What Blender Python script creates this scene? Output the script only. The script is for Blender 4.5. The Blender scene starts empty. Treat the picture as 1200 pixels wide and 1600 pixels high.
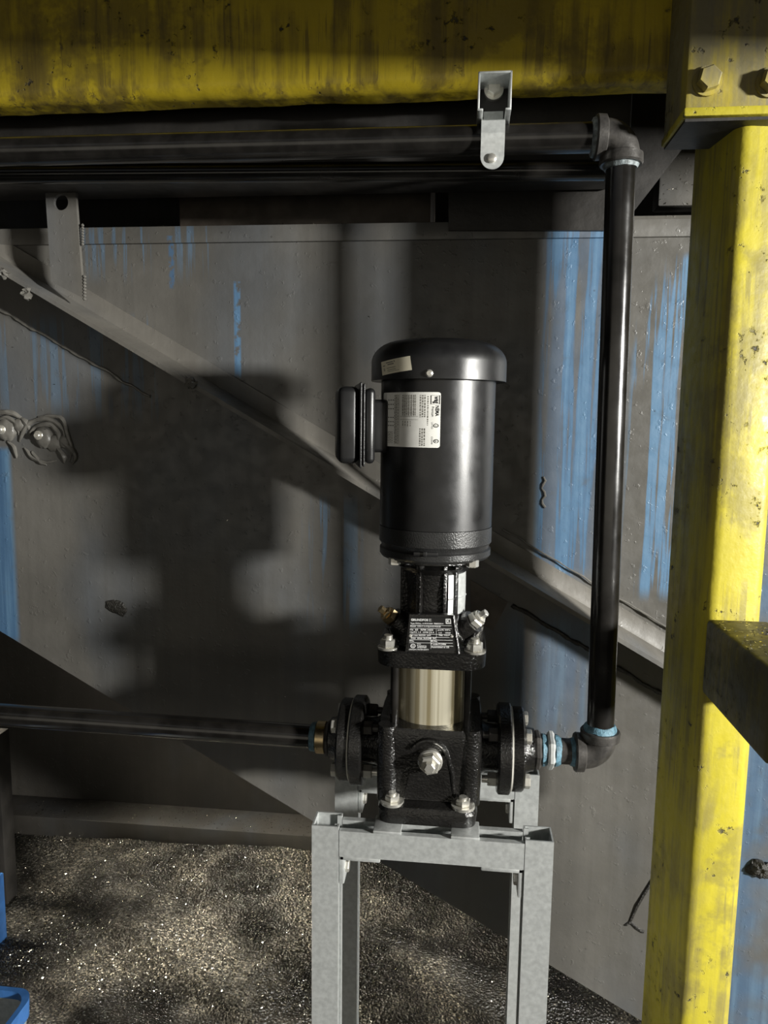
import bpy, bmesh, math, random
from mathutils import Vector, Matrix, noise
random.seed(7)
PI = math.pi
S = bpy.context.scene
COL = S.collection

# ------------------------------------------------------------ camera
F = 1155.0
YAW, PITCH, ROLL = math.radians(6.0), math.radians(7.2), math.radians(0.7)
CAM = Vector((0.04, -1.16, 1.30))
CR = Matrix.Rotation(YAW, 3, 'Z') @ Matrix.Rotation(PI/2 - PITCH, 3, 'X') @ Matrix.Rotation(ROLL, 3, 'Z')
cd = bpy.data.cameras.new('camera'); cam = bpy.data.objects.new('camera', cd); COL.objects.link(cam)
cam.matrix_world = Matrix.Translation(CAM) @ CR.to_4x4()
cd.sensor_fit = 'VERTICAL'; cd.sensor_height = 36.0; cd.lens = F/1600*36.0; cd.clip_start = 0.02
S.camera = cam

# ------------------------------------------------------------ world, lights, exposure
S.view_settings.view_transform = 'Standard'; S.view_settings.look = 'None'
S.view_settings.exposure = 0.0; S.view_settings.gamma = 1.0; S.view_settings.use_curve_mapping = False
W = bpy.data.worlds.new('world'); S.world = W; W.use_nodes = True
wn = W.node_tree.nodes; wl = W.node_tree.links; wn.clear()
wo = wn.new('ShaderNodeOutputWorld'); wb = wn.new('ShaderNodeBackground')
wt = wn.new('ShaderNodeTexCoord'); wns = wn.new('ShaderNodeTexNoise'); wns.inputs['Scale'].default_value = 1.7
wns.inputs['Detail'].default_value = 1
wr = wn.new('ShaderNodeValToRGB')
wr.color_ramp.elements[0].position = .38; wr.color_ramp.elements[0].color = (.03, .03, .026, 1)
wr.color_ramp.elements[1].position = .66; wr.color_ramp.elements[1].color = (.42, .40, .33, 1)
wl.new(wt.outputs['Generated'], wns.inputs['Vector']); wl.new(wns.outputs['Fac'], wr.inputs['Fac'])
wl.new(wr.outputs['Color'], wb.inputs['Color']); wl.new(wb.outputs[0], wo.inputs[0])
wb.inputs['Strength'].default_value = 0.10

def area(name, loc, target, sx, sy, power, color):
    l = bpy.data.lights.new(name, 'AREA'); l.shape = 'RECTANGLE'; l.size = sx; l.size_y = sy
    l.energy = power; l.color = color
    o = bpy.data.objects.new(name, l); COL.objects.link(o)
    o.location = loc
    o.rotation_euler = (Vector(target) - Vector(loc)).to_track_quat('-Z', 'Y').to_euler()
    return o
# daylight through the tall narrow doorway to the right of the photographer
area('doorway_daylight', (3.56, -2.13, 1.62), (0, 0, 1.2), .34, .28, 375, (1.0, .985, .93))
# weak fill light, added high behind the photographer, on the left
area('left_fill', (-1.9, -3.2, 2.9), (0, .3, .7), 11.6, .8, 4, (.95, .97, 1.0))
# broad dim fill light, added behind the photographer for the metals to reflect
area('reflection_fill', (-.3, -4.3, 1.1), (0, 0, 1.1), 6.0, 1.8, 17, (1.0, .93, .78))
# added fill light at far left, brightening the floor behind the plate wall
g_ = area('floor_fill', (-1.9, .6, 1.35), (-.42, .6, 0), .3, .3, 4.5, (1.0, .93, .78)); g_.data.spread = math.radians(36)

# ------------------------------------------------------------ helpers
def ray(px, py): return CR @ Vector(((px-600)/F, (800-py)/F, -1.0))
def at(px, py, Y):
    d = ray(px, py); return CAM + d*((Y-CAM.y)/d.y)
def atx(px, py, X):
    d = ray(px, py); return CAM + d*((X-CAM.x)/d.x)
def atz(px, py, Z):
    d = ray(px, py); return CAM + d*((Z-CAM.z)/d.z)
def zz(py, Y=0.0, px=680): return at(px, py, Y).z
V = Vector
ORG = {}

def frame(d, up=None):
    d = V(d).normalized(); a = V(up) if up else (V((0, 0, 1)) if abs(d.z) < .9 else V((0, 1, 0)))
    x = a.cross(d).normalized(); y = d.cross(x)
    return Matrix((x, y, d)).transposed()

class MB:
    def __init__(s): s.bm = bmesh.new()
    def box(s, c, size, bev=0, rot=None, seg=2):
        r = bmesh.ops.create_cube(s.bm, size=1.0); vs = r['verts']
        for v in vs:
            p = V((v.co.x*size[0], v.co.y*size[1], v.co.z*size[2]))
            if rot: p = rot @ p
            v.co = p + V(c)
        if bev:
            es = list({e for v in vs for e in v.link_edges})
            bmesh.ops.bevel(s.bm, geom=es, offset=bev, segments=seg, profile=.5, affect='EDGES')
        return s
    def bb(s, a, b, bev=0, seg=2):
        a, b = V(a), V(b)
        return s.box((a+b)/2, (abs(b.x-a.x), abs(b.y-a.y), abs(b.z-a.z)), bev, None, seg)
    def rings(s, rs, close=True, cap=True):
        vr = [[s.bm.verts.new(p) for p in r] for r in rs]
        n = len(vr[0])
        for a, b in zip(vr, vr[1:]):
            for i in range(n if close else n-1):
                j = (i+1) % n
                s.bm.faces.new((a[i], a[j], b[j], b[i]))
        if cap:
            s.bm.faces.new(list(reversed(vr[0]))); s.bm.faces.new(vr[-1])
        return s
    def lathe(s, prof, o=(0, 0, 0), d=(0, 0, 1), n=48, ph=0, cap=True, wob=0):
        M = frame(d); o = V(o); rs = []
        for r, h in prof:
            rs.append([o + M @ V((r*math.cos(2*PI*i/n+ph), r*math.sin(2*PI*i/n+ph), h)) for i in range(n)])
        return s.rings(rs, cap=cap)
    def cyl(s, p0, p1, r, n=32, bev=0, r2=None):
        p0, p1 = V(p0), V(p1); L = (p1-p0).length; r2 = r if r2 is None else r2
        pr = [(r, 0), (r2, L)] if not bev else [(r-bev, 0), (r, bev), (r2, L-bev), (r2-bev, L)]
        return s.lathe(pr, p0, p1-p0, n)
    def hexn(s, p0, p1, r, ph=0):
        p0, p1 = V(p0), V(p1); L = (p1-p0).length; b = min(r*.12, L*.3)
        return s.lathe([(r*.9, 0), (r, b), (r, L-b), (r*.86, L)], p0, p1-p0, 6, ph)
    def tube(s, path, r, n=16, cap=True):
        path = [V(p) for p in path]; rs = []; M = None
        for i, p in enumerate(path):
            d = (path[min(i+1, len(path)-1)] - path[max(i-1, 0)]).normalized()
            if M is None: M = frame(d)
            else:
                z0 = M.col[2]; q = V(z0).rotation_difference(d); M = q.to_matrix() @ M
            rr = r[i] if isinstance(r, (list, tuple)) else r
            rs.append([p + M @ V((rr*math.cos(2*PI*k/n), rr*math.sin(2*PI*k/n), 0)) for k in range(n)])
        return s.rings(rs, cap=cap)
    def loft(s, secs, cx=0, cy=0, n=10):
        rs = []
        for z, hx, hy, r in secs:
            ring = []
            for (sx, sy, a0) in ((1, 1, 0), (-1, 1, PI/2), (-1, -1, PI), (1, -1, 1.5*PI)):
                for k in range(n):
                    a = a0 + PI/2*k/(n-1)
                    ring.append(V((cx+sx*(hx-r)+r*math.cos(a), cy+sy*(hy-r)+r*math.sin(a), z)))
            rs.append(ring)
        return s.rings(rs)
    def prism(s, poly, off):
        off = V(off); a = [V(p) for p in poly]
        return s.rings([a, [p+off for p in a]])
    def extr(s, prof, o0, o1, M):
        """profile (list of 2d) placed with matrix M columns x,y at o0 and o1"""
        return s.rings([[V(o)+M @ V((u, w, 0)) for u, w in prof] for o in (o0, o1)])
    def plates(s, items):
        for it in items: s.bb(*it)
        return s
    def jitter(s, amp, sc, keep=None):
        for v in s.bm.verts:
            n_ = noise.noise_vector(v.co*sc); v.co += n_*amp
        return s
    def subdiv(s, n=1, edges=None):
        bmesh.ops.subdivide_edges(s.bm, edges=edges or s.bm.edges[:], cuts=n, use_grid_fill=True); return s
    def build(s, name, mat, parent=None, ang=35):
        bmesh.ops.recalc_face_normals(s.bm, faces=s.bm.faces[:])
        me = bpy.data.meshes.new(name)
        vs = s.bm.verts
        if parent is not None: org = ORG[parent.name]
        else:
            xs = [v.co.x for v in vs]; ys = [v.co.y for v in vs]; zs = [v.co.z for v in vs]
            org = V(((min(xs)+max(xs))/2, (min(ys)+max(ys))/2, min(zs)))
        for v in vs: v.co -= org
        s.bm.to_mesh(me); s.bm.free()
        me.shade_smooth(); me.set_sharp_from_angle(angle=math.radians(ang))
        me.materials.append(mat)
        o = bpy.data.objects.new(name, me); COL.objects.link(o)
        if parent is not None: o.parent = parent
        else: o.location = org
        ORG[o.name] = org
        return o

def tag(o, label, cat, group=None, kind=None):
    if label: o['label'] = label
    if cat: o['category'] = cat
    if group: o['group'] = group
    if kind: o['kind'] = kind
    return o
def struct(o, label=None):
    o['kind'] = 'structure'
    if label: o['label'] = label
    return o
def thing(name, loc, label, cat, group=None):
    o = bpy.data.objects.new(name, None); COL.objects.link(o); o.location = loc
    o.empty_display_size = .05
    ORG[o.name] = V(loc)
    return tag(o, label, cat, group)

# ------------------------------------------------------------ materials
class NT:
    def __init__(s, name):
        s.m = bpy.data.materials.new(name); s.m.use_nodes = True
        s.t = s.m.node_tree; s.n = s.t.nodes; s.l = s.t.links
        s.b = s.n['Principled BSDF']
        s.geo = s.n.new('ShaderNodeNewGeometry'); s.pos = s.geo.outputs['Position']
    def put(s, inp, val):
        if hasattr(val, 'is_linked') or hasattr(val, 'links'): s.l.new(val, inp)
        else: inp.default_value = val
    def set(s, **k):
        for a, v in k.items(): s.put(s.b.inputs[a.replace('_', ' ')], v)
        return s
    def scl(s, v, sc):
        n = s.n.new('ShaderNodeVectorMath'); n.operation = 'MULTIPLY'; s.put(n.inputs[0], v); n.inputs[1].default_value = sc
        return n.outputs[0]
    def noise(s, scale, detail=3, rough=.55, vec=None, dist=0):
        n = s.n.new('ShaderNodeTexNoise'); n.inputs['Scale'].default_value = scale
        n.inputs['Detail'].default_value = detail; n.inputs['Roughness'].default_value = rough
        n.inputs['Distortion'].default_value = dist
        s.l.new(vec or s.pos, n.inputs['Vector']); return n.outputs['Fac']
    def voro(s, scale, vec=None, feat='F1'):
        n = s.n.new('ShaderNodeTexVoronoi'); n.inputs['Scale'].default_value = scale; n.feature = feat
        s.l.new(vec or s.pos, n.inputs['Vector']); return n.outputs['Distance']
    def mr(s, v, a, b, c=0., d=1., smooth=True):
        n = s.n.new('ShaderNodeMapRange'); n.interpolation_type = 'SMOOTHSTEP' if smooth else 'LINEAR'
        s.put(n.inputs['Value'], v)
        for k, x in zip(('From Min', 'From Max', 'To Min', 'To Max'), (a, b, c, d)): n.inputs[k].default_value = x
        return n.outputs['Result']
    def math(s, op, a, b=0.):
        n = s.n.new('ShaderNodeMath'); n.operation = op; s.put(n.inputs[0], a); s.put(n.inputs[1], b); return n.outputs[0]
    def mul(s, *a):
        r = a[0]
        for x in a[1:]: r = s.math('MULTIPLY', r, x)
        return r
    def mx(s, *a):
        r = a[0]
        for x in a[1:]: r = s.math('MAXIMUM', r, x)
        return r
    def mix(s, f, a, b):
        n = s.n.new('ShaderNodeMix'); n.data_type = 'RGBA'; s.put(n.inputs[0], f)
        for i, x in ((6, a), (7, b)):
            if isinstance(x, tuple): x = tuple(x)+(1,) if len(x) == 3 else x
            s.put(n.inputs[i], x)
        return n.outputs[2]
    def xyz(s):
        n = s.n.new('ShaderNodeSeparateXYZ'); s.l.new(s.pos, n.inputs[0]); return n.outputs
    def bump(s, h, strength=.3, dist=.002):
        n = s.n.new('ShaderNodeBump'); n.inputs['Strength'].default_value = strength; n.inputs['Distance'].default_value = dist
        s.l.new(h, n.inputs['Height']); s.l.new(n.outputs[0], s.b.inputs['Normal']); return s

def simple(name, col, rough=.5, metal=0, bump=None, spec=.5, coat=0, var=.15, vs=40):
    t = NT(name); f = t.noise(vs, 4)
    c1 = tuple(min(1, x*(1+var)) for x in col); c0 = tuple(x*(1-var) for x in col)
    t.set(Base_Color=t.mix(t.mr(f, .3, .7), c0, c1), Roughness=t.mr(t.noise(vs*.6, 4), .3, .7, max(.02, rough-.06), rough+.08),
          Metallic=float(metal), Specular_IOR_Level=spec, Coat_Weight=float(coat))
    t.b.inputs['Coat Roughness'].default_value = .15
    if bump: t.bump(t.noise(bump[0], 3), bump[1], bump[2])
    return t.m

M = {}
M['motor'] = simple('motor_paint', (.010, .010, .0105), .33, 0, (900, .12, .0006), .6)
M['endshield'] = simple('cast_endshield', (.02, .02, .02), .36, 0, (420, .5, .0012), .6)
M['cast'] = simple('black_cast_iron', (.009, .0085, .008), .2, 0, (270, .8, .0016), .8)
M['pipe'] = simple('black_pipe', (.012, .011, .010), .2, 0, (60, .15, .0006), .6, .3, .4, 25)
M['stain0'] = simple('stainless', (.95, .88, .66), .3, .6, None, .5, 0, .1, 12)
t = NT('brushed_stainless_reflections')
bn = t.noise(1.0, 3, .6, vec=t.scl(t.pos, (90, 90, .6)))
t.set(Base_Color=t.mix(t.mr(bn, .35, .65), (.44, .37, .22), (.86, .80, .62)), Metallic=.5, Roughness=t.mr(bn, .3, .7, .22, .36)); M['stain'] = t.m  # warm colour bands paint reflections into the brushed steel
M['galv'] = simple('galvanised', (.60, .62, .61), .42, .5, (90, .1, .0008), .5, 0, .10, 140)
M['zinc'] = simple('zinc_bolt', (.72, .70, .64), .3, .75, (300, .2, .0004))
M['brass'] = simple('yellow_zinc', (.66, .52, .30), .3, 1, (300, .2, .0004))
M['copper'] = simple('rusty_nut', (.55, .27, .17), .45, .7, (300, .2, .0004))
M['white'] = simple('gasket', (.62, .60, .54), .6)
M['label'] = simple('label_paper', (.86, .85, .80), .35, 0, None, .5, 0, .05)
M['cream'] = simple('sticker_paper', (.85, .79, .62), .45, 0, None, .5, 0, .05)
M['ink'] = simple('ink', (.02, .02, .02), .5)
M['greyink'] = simple('grey_ink', (.27, .26, .23), .5)
M['plate'] = simple('black_plate', (.008, .008, .008), .3)
M['wink'] = simple('white_ink', (.75, .75, .74), .5)
M['malle'] = simple('malleable_iron', (.085, .08, .075), .42, .5, (240, .35, .001), .5, 0, .3, 60)
M['seal'] = simple('pipe_sealant', (.10, .20, .26), .5, 0, (400, .6, .002), .5, 0, .4, 120)
M['pale'] = simple('dried_sealant', (.20, .23, .24), .5, 0, (400, .6, .002), .5, 0, .5, 120)
M['dark'] = simple('sooty_steel_and_shade', (.022, .02, .018), .5, 0, (50, .3, .003), .5, 0, .35, 14)  # sooty steel; also paints shade under the cap and inside the hanger
M['brown'] = simple('grimy_panel', (.10, .082, .066), .5, 0, (70, .2, .002), .5, 0, .3, 20)
M['grease'] = simple('grey_grease', (.15, .143, .128), .36, 0, (180, .25, .002), .6, 0, .2, 30)
M['rough'] = simple('black_scab', (.03, .028, .024), .4, 0, (260, .8, .004))
M['chips'] = simple('metal_chips', (.55, .52, .44), .22, 1, None, .5, 0, .35, 200)
M['blue'] = simple('blue_enamel', (.05, .16, .42), .35, 0, (60, .2, .001), .5, 0, .15)

# grimy blue painted plate wall
def wall_material(name, blue=True, base=(.128, .122, .11)):
    t = NT(name); x, y, z = t.xyz()
    big = t.noise(3.2, 3); fine = t.noise(30, 4)
    col = t.mix(t.mr(big, .3, .7), tuple(c*.8 for c in base), tuple(c*1.18 for c in base))
    col = t.mix(t.mr(t.noise(5.5, 2, vec=t.scl(t.pos, (1, 1, .5))), .45, .75, 0, .45), col, (.085, .105, .135))
    streak = t.noise(1.0, 4, .6, vec=t.scl(t.pos, (46, 1, 1.6)), dist=.3)
    streak2 = t.noise(1.0, 3, .6, vec=t.scl(t.pos, (15, 1, 1.3)))
    col = t.mix(t.mr(t.noise(1.9, 5, .6), .42, .66, 0, .5), col, tuple(c*.5 for c in base))
    broad = t.mul(t.mr(streak, .35, .65), .25)
    col = t.mix(broad, col, tuple(c*.55 for c in base))
    if blue:
        Yw = .3
        def reg(px0, px1, py0, py1, s=.02):
            a = at(px0, (py0+py1)/2, Yw).x; b = at(px1, (py0+py1)/2, Yw).x
            c = at((px0+px1)/2, py1, Yw).z; d = at((px0+px1)/2, py0, Yw).z
            return t.mul(t.mr(x, a-s, a+s), t.mr(x, b-s, b+s, 1, 0), t.mr(z, c-s*2, c+s*2), t.mr(z, d-s, d+s, 1, 0))
        wav = t.mr(streak, .51, .57)
        r1 = t.mul(reg(838, 938, 345, 900, .012), t.mr(streak2, .42, .56), .45)
        r1 = t.mx(r1, t.mul(reg(845, 942, 352, 900, .01), t.mr(streak, .42, .52)))
        r2 = t.mul(reg(985, 1130, 400, 930, .01), wav)
        r3 = t.mul(reg(-90, 22, 700, 1000, .008), t.mr(streak2, .3, .42))
        r4 = t.mul(reg(366, 376, 440, 590, .002), t.mr(t.noise(60), .36, .5))
        r5 = t.mul(reg(264, 272, 370, 450, .002), t.mr(t.noise(70), .4, .52), .8)
        r6 = t.mul(reg(130, 330, 352, 420, .02), wav, .45)
        r7 = t.mul(reg(0, 260, 500, 640, .02), wav, .4)
        r8 = t.mul(reg(790, 930, 960, 1150, .03), t.mr(streak2, .4, .6), .5)
        r9 = t.mul(reg(1150, 1500, 900, 1640, .03), t.mr(t.noise(6), .3, .6), .75)
        r10 = t.mul(reg(480, 560, 780, 980, .02), wav, .5)
        bm_ = t.mx(r1, r2, r3, r4, r5, r6, r7, r8, r9, r10)
        col = t.mix(t.mul(bm_, t.mr(fine, .2, .45, .55, 1)), col, t.mix(t.mr(streak, .4, .65), (.055, .12, .22), (.11, .21, .33)))
    spk = t.mr(t.voro(26), .0, .09, 1, 0)
    col = t.mix(t.mul(spk, t.mr(t.noise(7), .5, .6), .8), col, (.03, .028, .024))
    t.set(Base_Color=col, Roughness=t.mr(fine, .3, .7, .34, .52), Specular_IOR_Level=.55)
    h = t.math('ADD', t.mul(t.noise(22, 5), 1.0), t.mul(t.mr(t.noise(75, 3), .62, .72), .35))
    t.bump(h, .35, .004)
    return t.m
M['wall'] = wall_material('blue_plate_under_grime')
M['wall_far'] = wall_material('grimy_rear_plate', False, (.06, .055, .048))
M['brace'] = wall_material('grimy_brace_steel', False, (.16, .15, .132))

# yellow paint with grime
def yellow(name, dirt=.5, hue=(.62, .50, .035), dark=(.07, .062, .03), vertical=True):
    t = NT(name)
    st = t.noise(1.0, 5, .62, vec=t.scl(t.pos, (26, 26, 2.2)), dist=.4)
    bl = t.noise(7, 5, .6); fine = t.noise(60, 5, .65)
    c = t.mix(t.mr(bl, .3, .7), tuple(v*.78 for v in hue), hue)
    g = t.mr(t.math('ADD', t.mul(st, .55), t.mul(bl, .45)), .62-dirt*.28, .74-dirt*.22)
    c = t.mix(t.mul(g, .8), c, dark)
    ln = t.noise(1.0, 3, .6, vec=t.scl(t.pos, (110, 110, 3.5)), dist=.5)
    c = t.mix(t.mul(t.mr(ln, .54, .62), t.mr(bl, .42, .58), .65), c, dark)
    c = t.mix(t.mul(t.mr(t.noise(4.5, 6, .68), .52, .60), .55), c, tuple(v*.9 for v in dark))
    fl = t.mul(t.mr(fine, .60, .68), t.mr(t.noise(9, 2), .45, .6))
    c = t.mix(fl, c, (.05, .045, .035))
    t.set(Base_Color=c, Roughness=t.mr(fine, .3, .7, .38, .6), Specular_IOR_Level=.4)
    h = t.math('ADD', t.mul(bl, .5), t.math('ADD', t.mul(fl, -.8), t.mul(t.noise(35, 4), .45)))
    t.bump(h, .6, .005)
    return t.m
M['ypost'] = yellow('yellow_paint_worn', .62, (.62, .53, .045), (.26, .22, .07))
M['ybeam'] = yellow('yellow_paint_sooty', .6, (.62, .47, .025), (.15, .11, .028))
M['ycap'] = yellow('yellow_paint_chipped', 1.05, (.55, .44, .05), (.16, .15, .125))
M['yrail'] = yellow('yellow_paint_oily', .9, (.30, .24, .03), (.07, .065, .035))

# oily floor
t = NT('oily_chip_floor')
f1 = t.noise(4, 4); f2 = t.noise(140, 3)
vc = t.n.new('ShaderNodeTexVoronoi'); vc.inputs['Scale'].default_value = 260; t.l.new(t.pos, vc.inputs['Vector'])
sp = t.n.new('ShaderNodeSeparateColor'); t.l.new(vc.outputs['Color'], sp.inputs[0])
fl_ = t.mul(t.mr(sp.outputs[0], .62, .66), t.mr(f1, .47, .6))
t.set(Base_Color=t.mix(fl_, t.mix(t.mr(f1, .35, .65), (.012, .011, .009), (.06, .054, .043)), (.5, .46, .38)), Metallic=t.mul(fl_, .9),
      Roughness=t.mr(f1, .3, .7, .22, .42), Specular_IOR_Level=.8)
t.bump(t.math('ADD', t.mul(t.voro(170), .8), t.mul(f2, .8)), 1.0, .008)
M['floor'] = t.m

# ------------------------------------------------------------ setting
YW = .30
def wp(px, py, Y=YW): return at(px, py, Y)
def flat(pts, Y): return [V((p.x, Y, p.z)) for p in pts]

# floor: heaped, oily
m = MB(); nx, ny = 150, 110
x0, x1, y0, y1 = -1.7, 1.9, -.5, 1.15
g = []
for j in range(ny+1):
    row = []
    for i in range(nx+1):
        x = x0+(x1-x0)*i/nx; y = y0+(y1-y0)*j/ny
        h = .018*noise.noise(V((x*3, y*3, 1))) + .006*noise.noise(V((x*14, y*14, 2)))
        h += .012*math.exp(-((x+.55)/.35)**2-((y-.92)/.16)**2)
        if y < .15: h *= max(0, (y+.1)/.25) if y > -.1 else 0
        row.append(m.bm.verts.new((x, y, h)))
    g.append(row)
for j in range(ny):
    for i in range(nx): m.bm.faces.new((g[j][i], g[j][i+1], g[j+1][i+1], g[j+1][i]))
def floor_h(x, y):
    h = .018*noise.noise(V((x*3, y*3, 1))) + .006*noise.noise(V((x*14, y*14, 2)))
    return h + .012*math.exp(-((x+.55)/.35)**2-((y-.92)/.16)**2)
fl = struct(m.build('floor', M['floor']), 'oily black floor heaped with glittering metal chips')

# main plate wall with a sloping lower edge
top = wp(500, 352).z
A = wp(-120, 913); B = wp(1060, 1630)
sl = (B.z-A.z)/(B.x-A.x)
xl, xr = wp(-420, 700).x, wp(1750, 900).x
zl = A.z + sl*(xl-A.x); zr = max(.01, A.z + sl*(xr-A.x)); xf = A.x + (.01-A.z)/sl
m = MB(); m.prism([(xl, YW, top), (xl, YW, zl), (xf, YW, .01), (xr, YW, .01), (xr, YW, top)], (0, .012, 0))
struct(m.build('wall_back', M['wall']), 'grimy blue painted steel plate wall behind the pump')
# top flange strip of that wall
m = MB(); m.bb((xl, YW-.007, wp(500, 378).z), (xr, YW, top+.001), .0015)
struct(m.build('trim_1', M['wall']), 'thin edge strip along the top of the plate wall')
# rear wall and its low ledge
YR = .99
m = MB(); m.bb((-2.2, YR, 0), (2.2, YR+.02, 2.3)); struct(m.build('wall_rear', M['wall_far']))
zl1 = at(250, 1290, YR-.12).z; zl0 = at(250, 1352, YR-.12).z
m = MB(); m.bb((-2.2, YR-.12, 0), (2.2, YR, zl1), .004)
struct(m.build('trim_2', M['wall_far']), 'low dark ledge along the foot of the rear wall')
# deck overhead, and an unseen board added to keep daylight off the beam
m = MB(); m.bb((-2.2, -1.0, 2.25), (2.2, YR+.02, 2.3)); struct(m.build('ceiling', M['dark']))
m = MB(); m.box((1.0, -.50, 1.745+.265), (2.2, .03, .53), 0, Matrix.Rotation(math.radians(58), 3, 'Z')); struct(m.build('light_blocker', M['dark']), 'added dark board out of view, keeping doorway light off the beam')

# ------------------------------------------------------------ diagonal brace (angle iron) on the wall
def dline(p0, p1, Y): a = at(*p0, Y); b = at(*p1, Y); return a, b
a, b = at(-60, 365, YW), at(1240, 1140, YW)     # fold line on the wall
d = (b-a).normalized(); up = V((-d.z, 0, d.x)); up = up if up.z > 0 else -up
w = .034; L = .085
m = MB()
prof = [(0, 0), (w, 0), (w, -.006), (.012, -.008), (.002, -.014), (-.006, -L+.006), (-.008, -L), (-.016, -L), (-.016, -L+.01), (-.008, -.006), (-.008, 0)]
Mx = Matrix((up, V((0, 1, 0)), V((0, 0, 0)))).transposed()
Mx = Matrix(((up.x, 0, 0), (up.y, 1, 0), (up.z, 0, 0)))
m.extr(prof, a, b, Mx)
tag(m.build('diagonal_brace', M['brace']), 'long grimy steel angle iron running diagonally across the plate wall', 'brace')
# weld beads / grease seams along the brace
def seam(name, p0, p1, Y, r, label, mat='grease', n=60, amp=.004):
    a, b = at(*p0, Y), at(*p1, Y); m = MB(); pts = []; rr = []
    for i in range(n+1):
        p = a.lerp(b, i/n); k = noise.noise(p*30); k2 = noise.noise(p*90)
        pts.append(p+V((0, 0, amp*k))); rr.append(max(.0006, r*(1+.7*k2)))
    m.tube(pts, rr, 7)
    return tag(m.build(name, M[mat]), label, 'weld seam')
seam('weld_seam', (0, 484), (235, 620), YW-.001, .003, 'grey ragged weld seam under the upper left end of the diagonal brace')
seam('weld_seam', (800, 945), (1060, 1100), YW-.001, .004, 'black ragged seam under the lower right end of the diagonal brace', 'rough')
seam('weld_seam', (785, 826), (1060, 990), YW-.006, .0018, 'thin pale weld line above the diagonal brace right of the motor')

# flat lug with a hole
Yl = YW-.075
ps = [at(70, 291, Yl), at(117, 291, Yl), at(130, 466, Yl), at(80, 440, Yl)]
m = MB()
hc = at(95, 316, Yl); hr = .0145
outer = []; inner = []
cnt = sum(ps, V())/4
N = 40
def rayhit(c, ang, poly):
    dx, dz = math.cos(ang), math.sin(ang); best = 9
    for i in range(len(poly)):
        p, q = poly[i], poly[(i+1) % len(poly)]
        ex, ez = q.x-p.x, q.z-p.z; den = dx*ez-dz*ex
        if abs(den) < 1e-9: continue
        tt = ((p.x-c.x)*ez-(p.z-c.z)*ex)/den; uu = ((p.x-c.x)*dz-(p.z-c.z)*dx)/den
        if tt > 0 and -1e-6 <= uu <= 1+1e-6: best = min(best, tt)
    return V((c.x+dx*best, 0, c.z+dz*best))
angs = sorted([2*PI*i/N for i in range(N)] + [math.atan2(p.z-hc.z, p.x-hc.x) % (2*PI) for p in ps])
fo = []; fi = []; bo = []; bi = []
for an in angs:
    o_ = rayhit(hc, an, ps); i_ = V((hc.x+hr*math.cos(an), 0, hc.z+hr*math.sin(an)))
    for lst, p, yy in ((fo, o_, Yl), (fi, i_, Yl), (bo, o_, Yl+.008), (bi, i_, Yl+.008)):
        lst.append(m.bm.verts.new((p.x, yy, p.z)))
n = len(angs)
for i in range(n):
    j = (i+1) % n
    m.bm.faces.new((fo[i], fo[j], fi[j], fi[i])); m.bm.faces.new((bo[j], bo[i], bi[i], bi[j]))
    m.bm.faces.new((fo[j], fo[i], bo[i], bo[j])); m.bm.faces.new((fi[i], fi[j], bi[j], bi[i]))
lug = tag(m.build('steel_lug', M['brace']), 'flat upright steel bar with a round hole, welded to the brace at upper left', 'lug')
m = MB(); pts = [at(129, 352+i*4.2, Yl+.002)+V((0, 0, 0)) for i in range(8)]
for p in pts: m.lathe([(.0002, -.0035), (.003, -.001), (.003, .001), (.0002, .0035)], p, (0.2, 0, 1), 8)
m.build('weld_bead', M['grease'], lug); m = MB()
for p in [at(132, 432+i*5, Yl+.002) for i in range(8)]: m.lathe([(.0002, -.004), (.0036, -.001), (.0036, .001), (.0002, .004)], p, (0.2, 0, 1), 8)
m.build('weld_bead', M['grease'], lug)

# ------------------------------------------------------------ dark structure under the beam
m = MB(); z1 = at(600, 275, .17).z
m.bb((-1.6, .16, z1), (at(985, 250, .16).x, .28, 2.25), .01)
tag(m.build('dark_crossbeam', M['dark']), 'soot-black horizontal steel beam behind the upper pipe', 'beam')
m = MB(); c0 = at(0, 262, .12); c1 = at(950, 262, .12)
m.cyl((-1.5, .12, c0.z), (at(945, 262, .12).x, .12, c1.z-.004), .016)
tag(m.build('conduit', M['pipe']), 'dark slim horizontal tube just below the upper black pipe', 'tube')
m = MB(); Yp = .42
p0, p1 = at(278, 262, Yp), at(672, 400, Yp)
m.bb((p0.x, Yp, p1.z-.1), (p1.x, Yp+.2, 2.25), .004)
tag(m.build('steel_box', M['brown']), 'brown streaked steel panel in the gap above the plate wall', 'panel')
m = MB()
m.prism(flat([at(700, 140, .24), at(1130, 100, .24), at(1088, 205, .24), at(985, 338, .24), at(985, 350, .24), at(700, 350, .24)], .285), (0, .012, 0))
tag(m.build('gusset_plate', M['dark']), 'dark plate with a slanted edge behind the upper elbow', 'gusset plate')
m = MB(); Yq = .42
m.bb(at(1028, 322, Yq), (at(1250, 200, Yq).x, Yq+.05, at(1100, 180, Yq).z), .004)
tag(m.build('grey_panel', M['brace']), 'small grey panel with bright chips between slanted plate and yellow column', 'panel')
m = MB(); m.bb((at(975, 345, YW).x, YW+.012, top-.02), (xr, Yq+.2, top+.012), .003)
tag(m.build('ledge_plate', M['brace']), 'flat ledge behind the top edge of the plate wall near the column', 'ledge')

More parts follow.
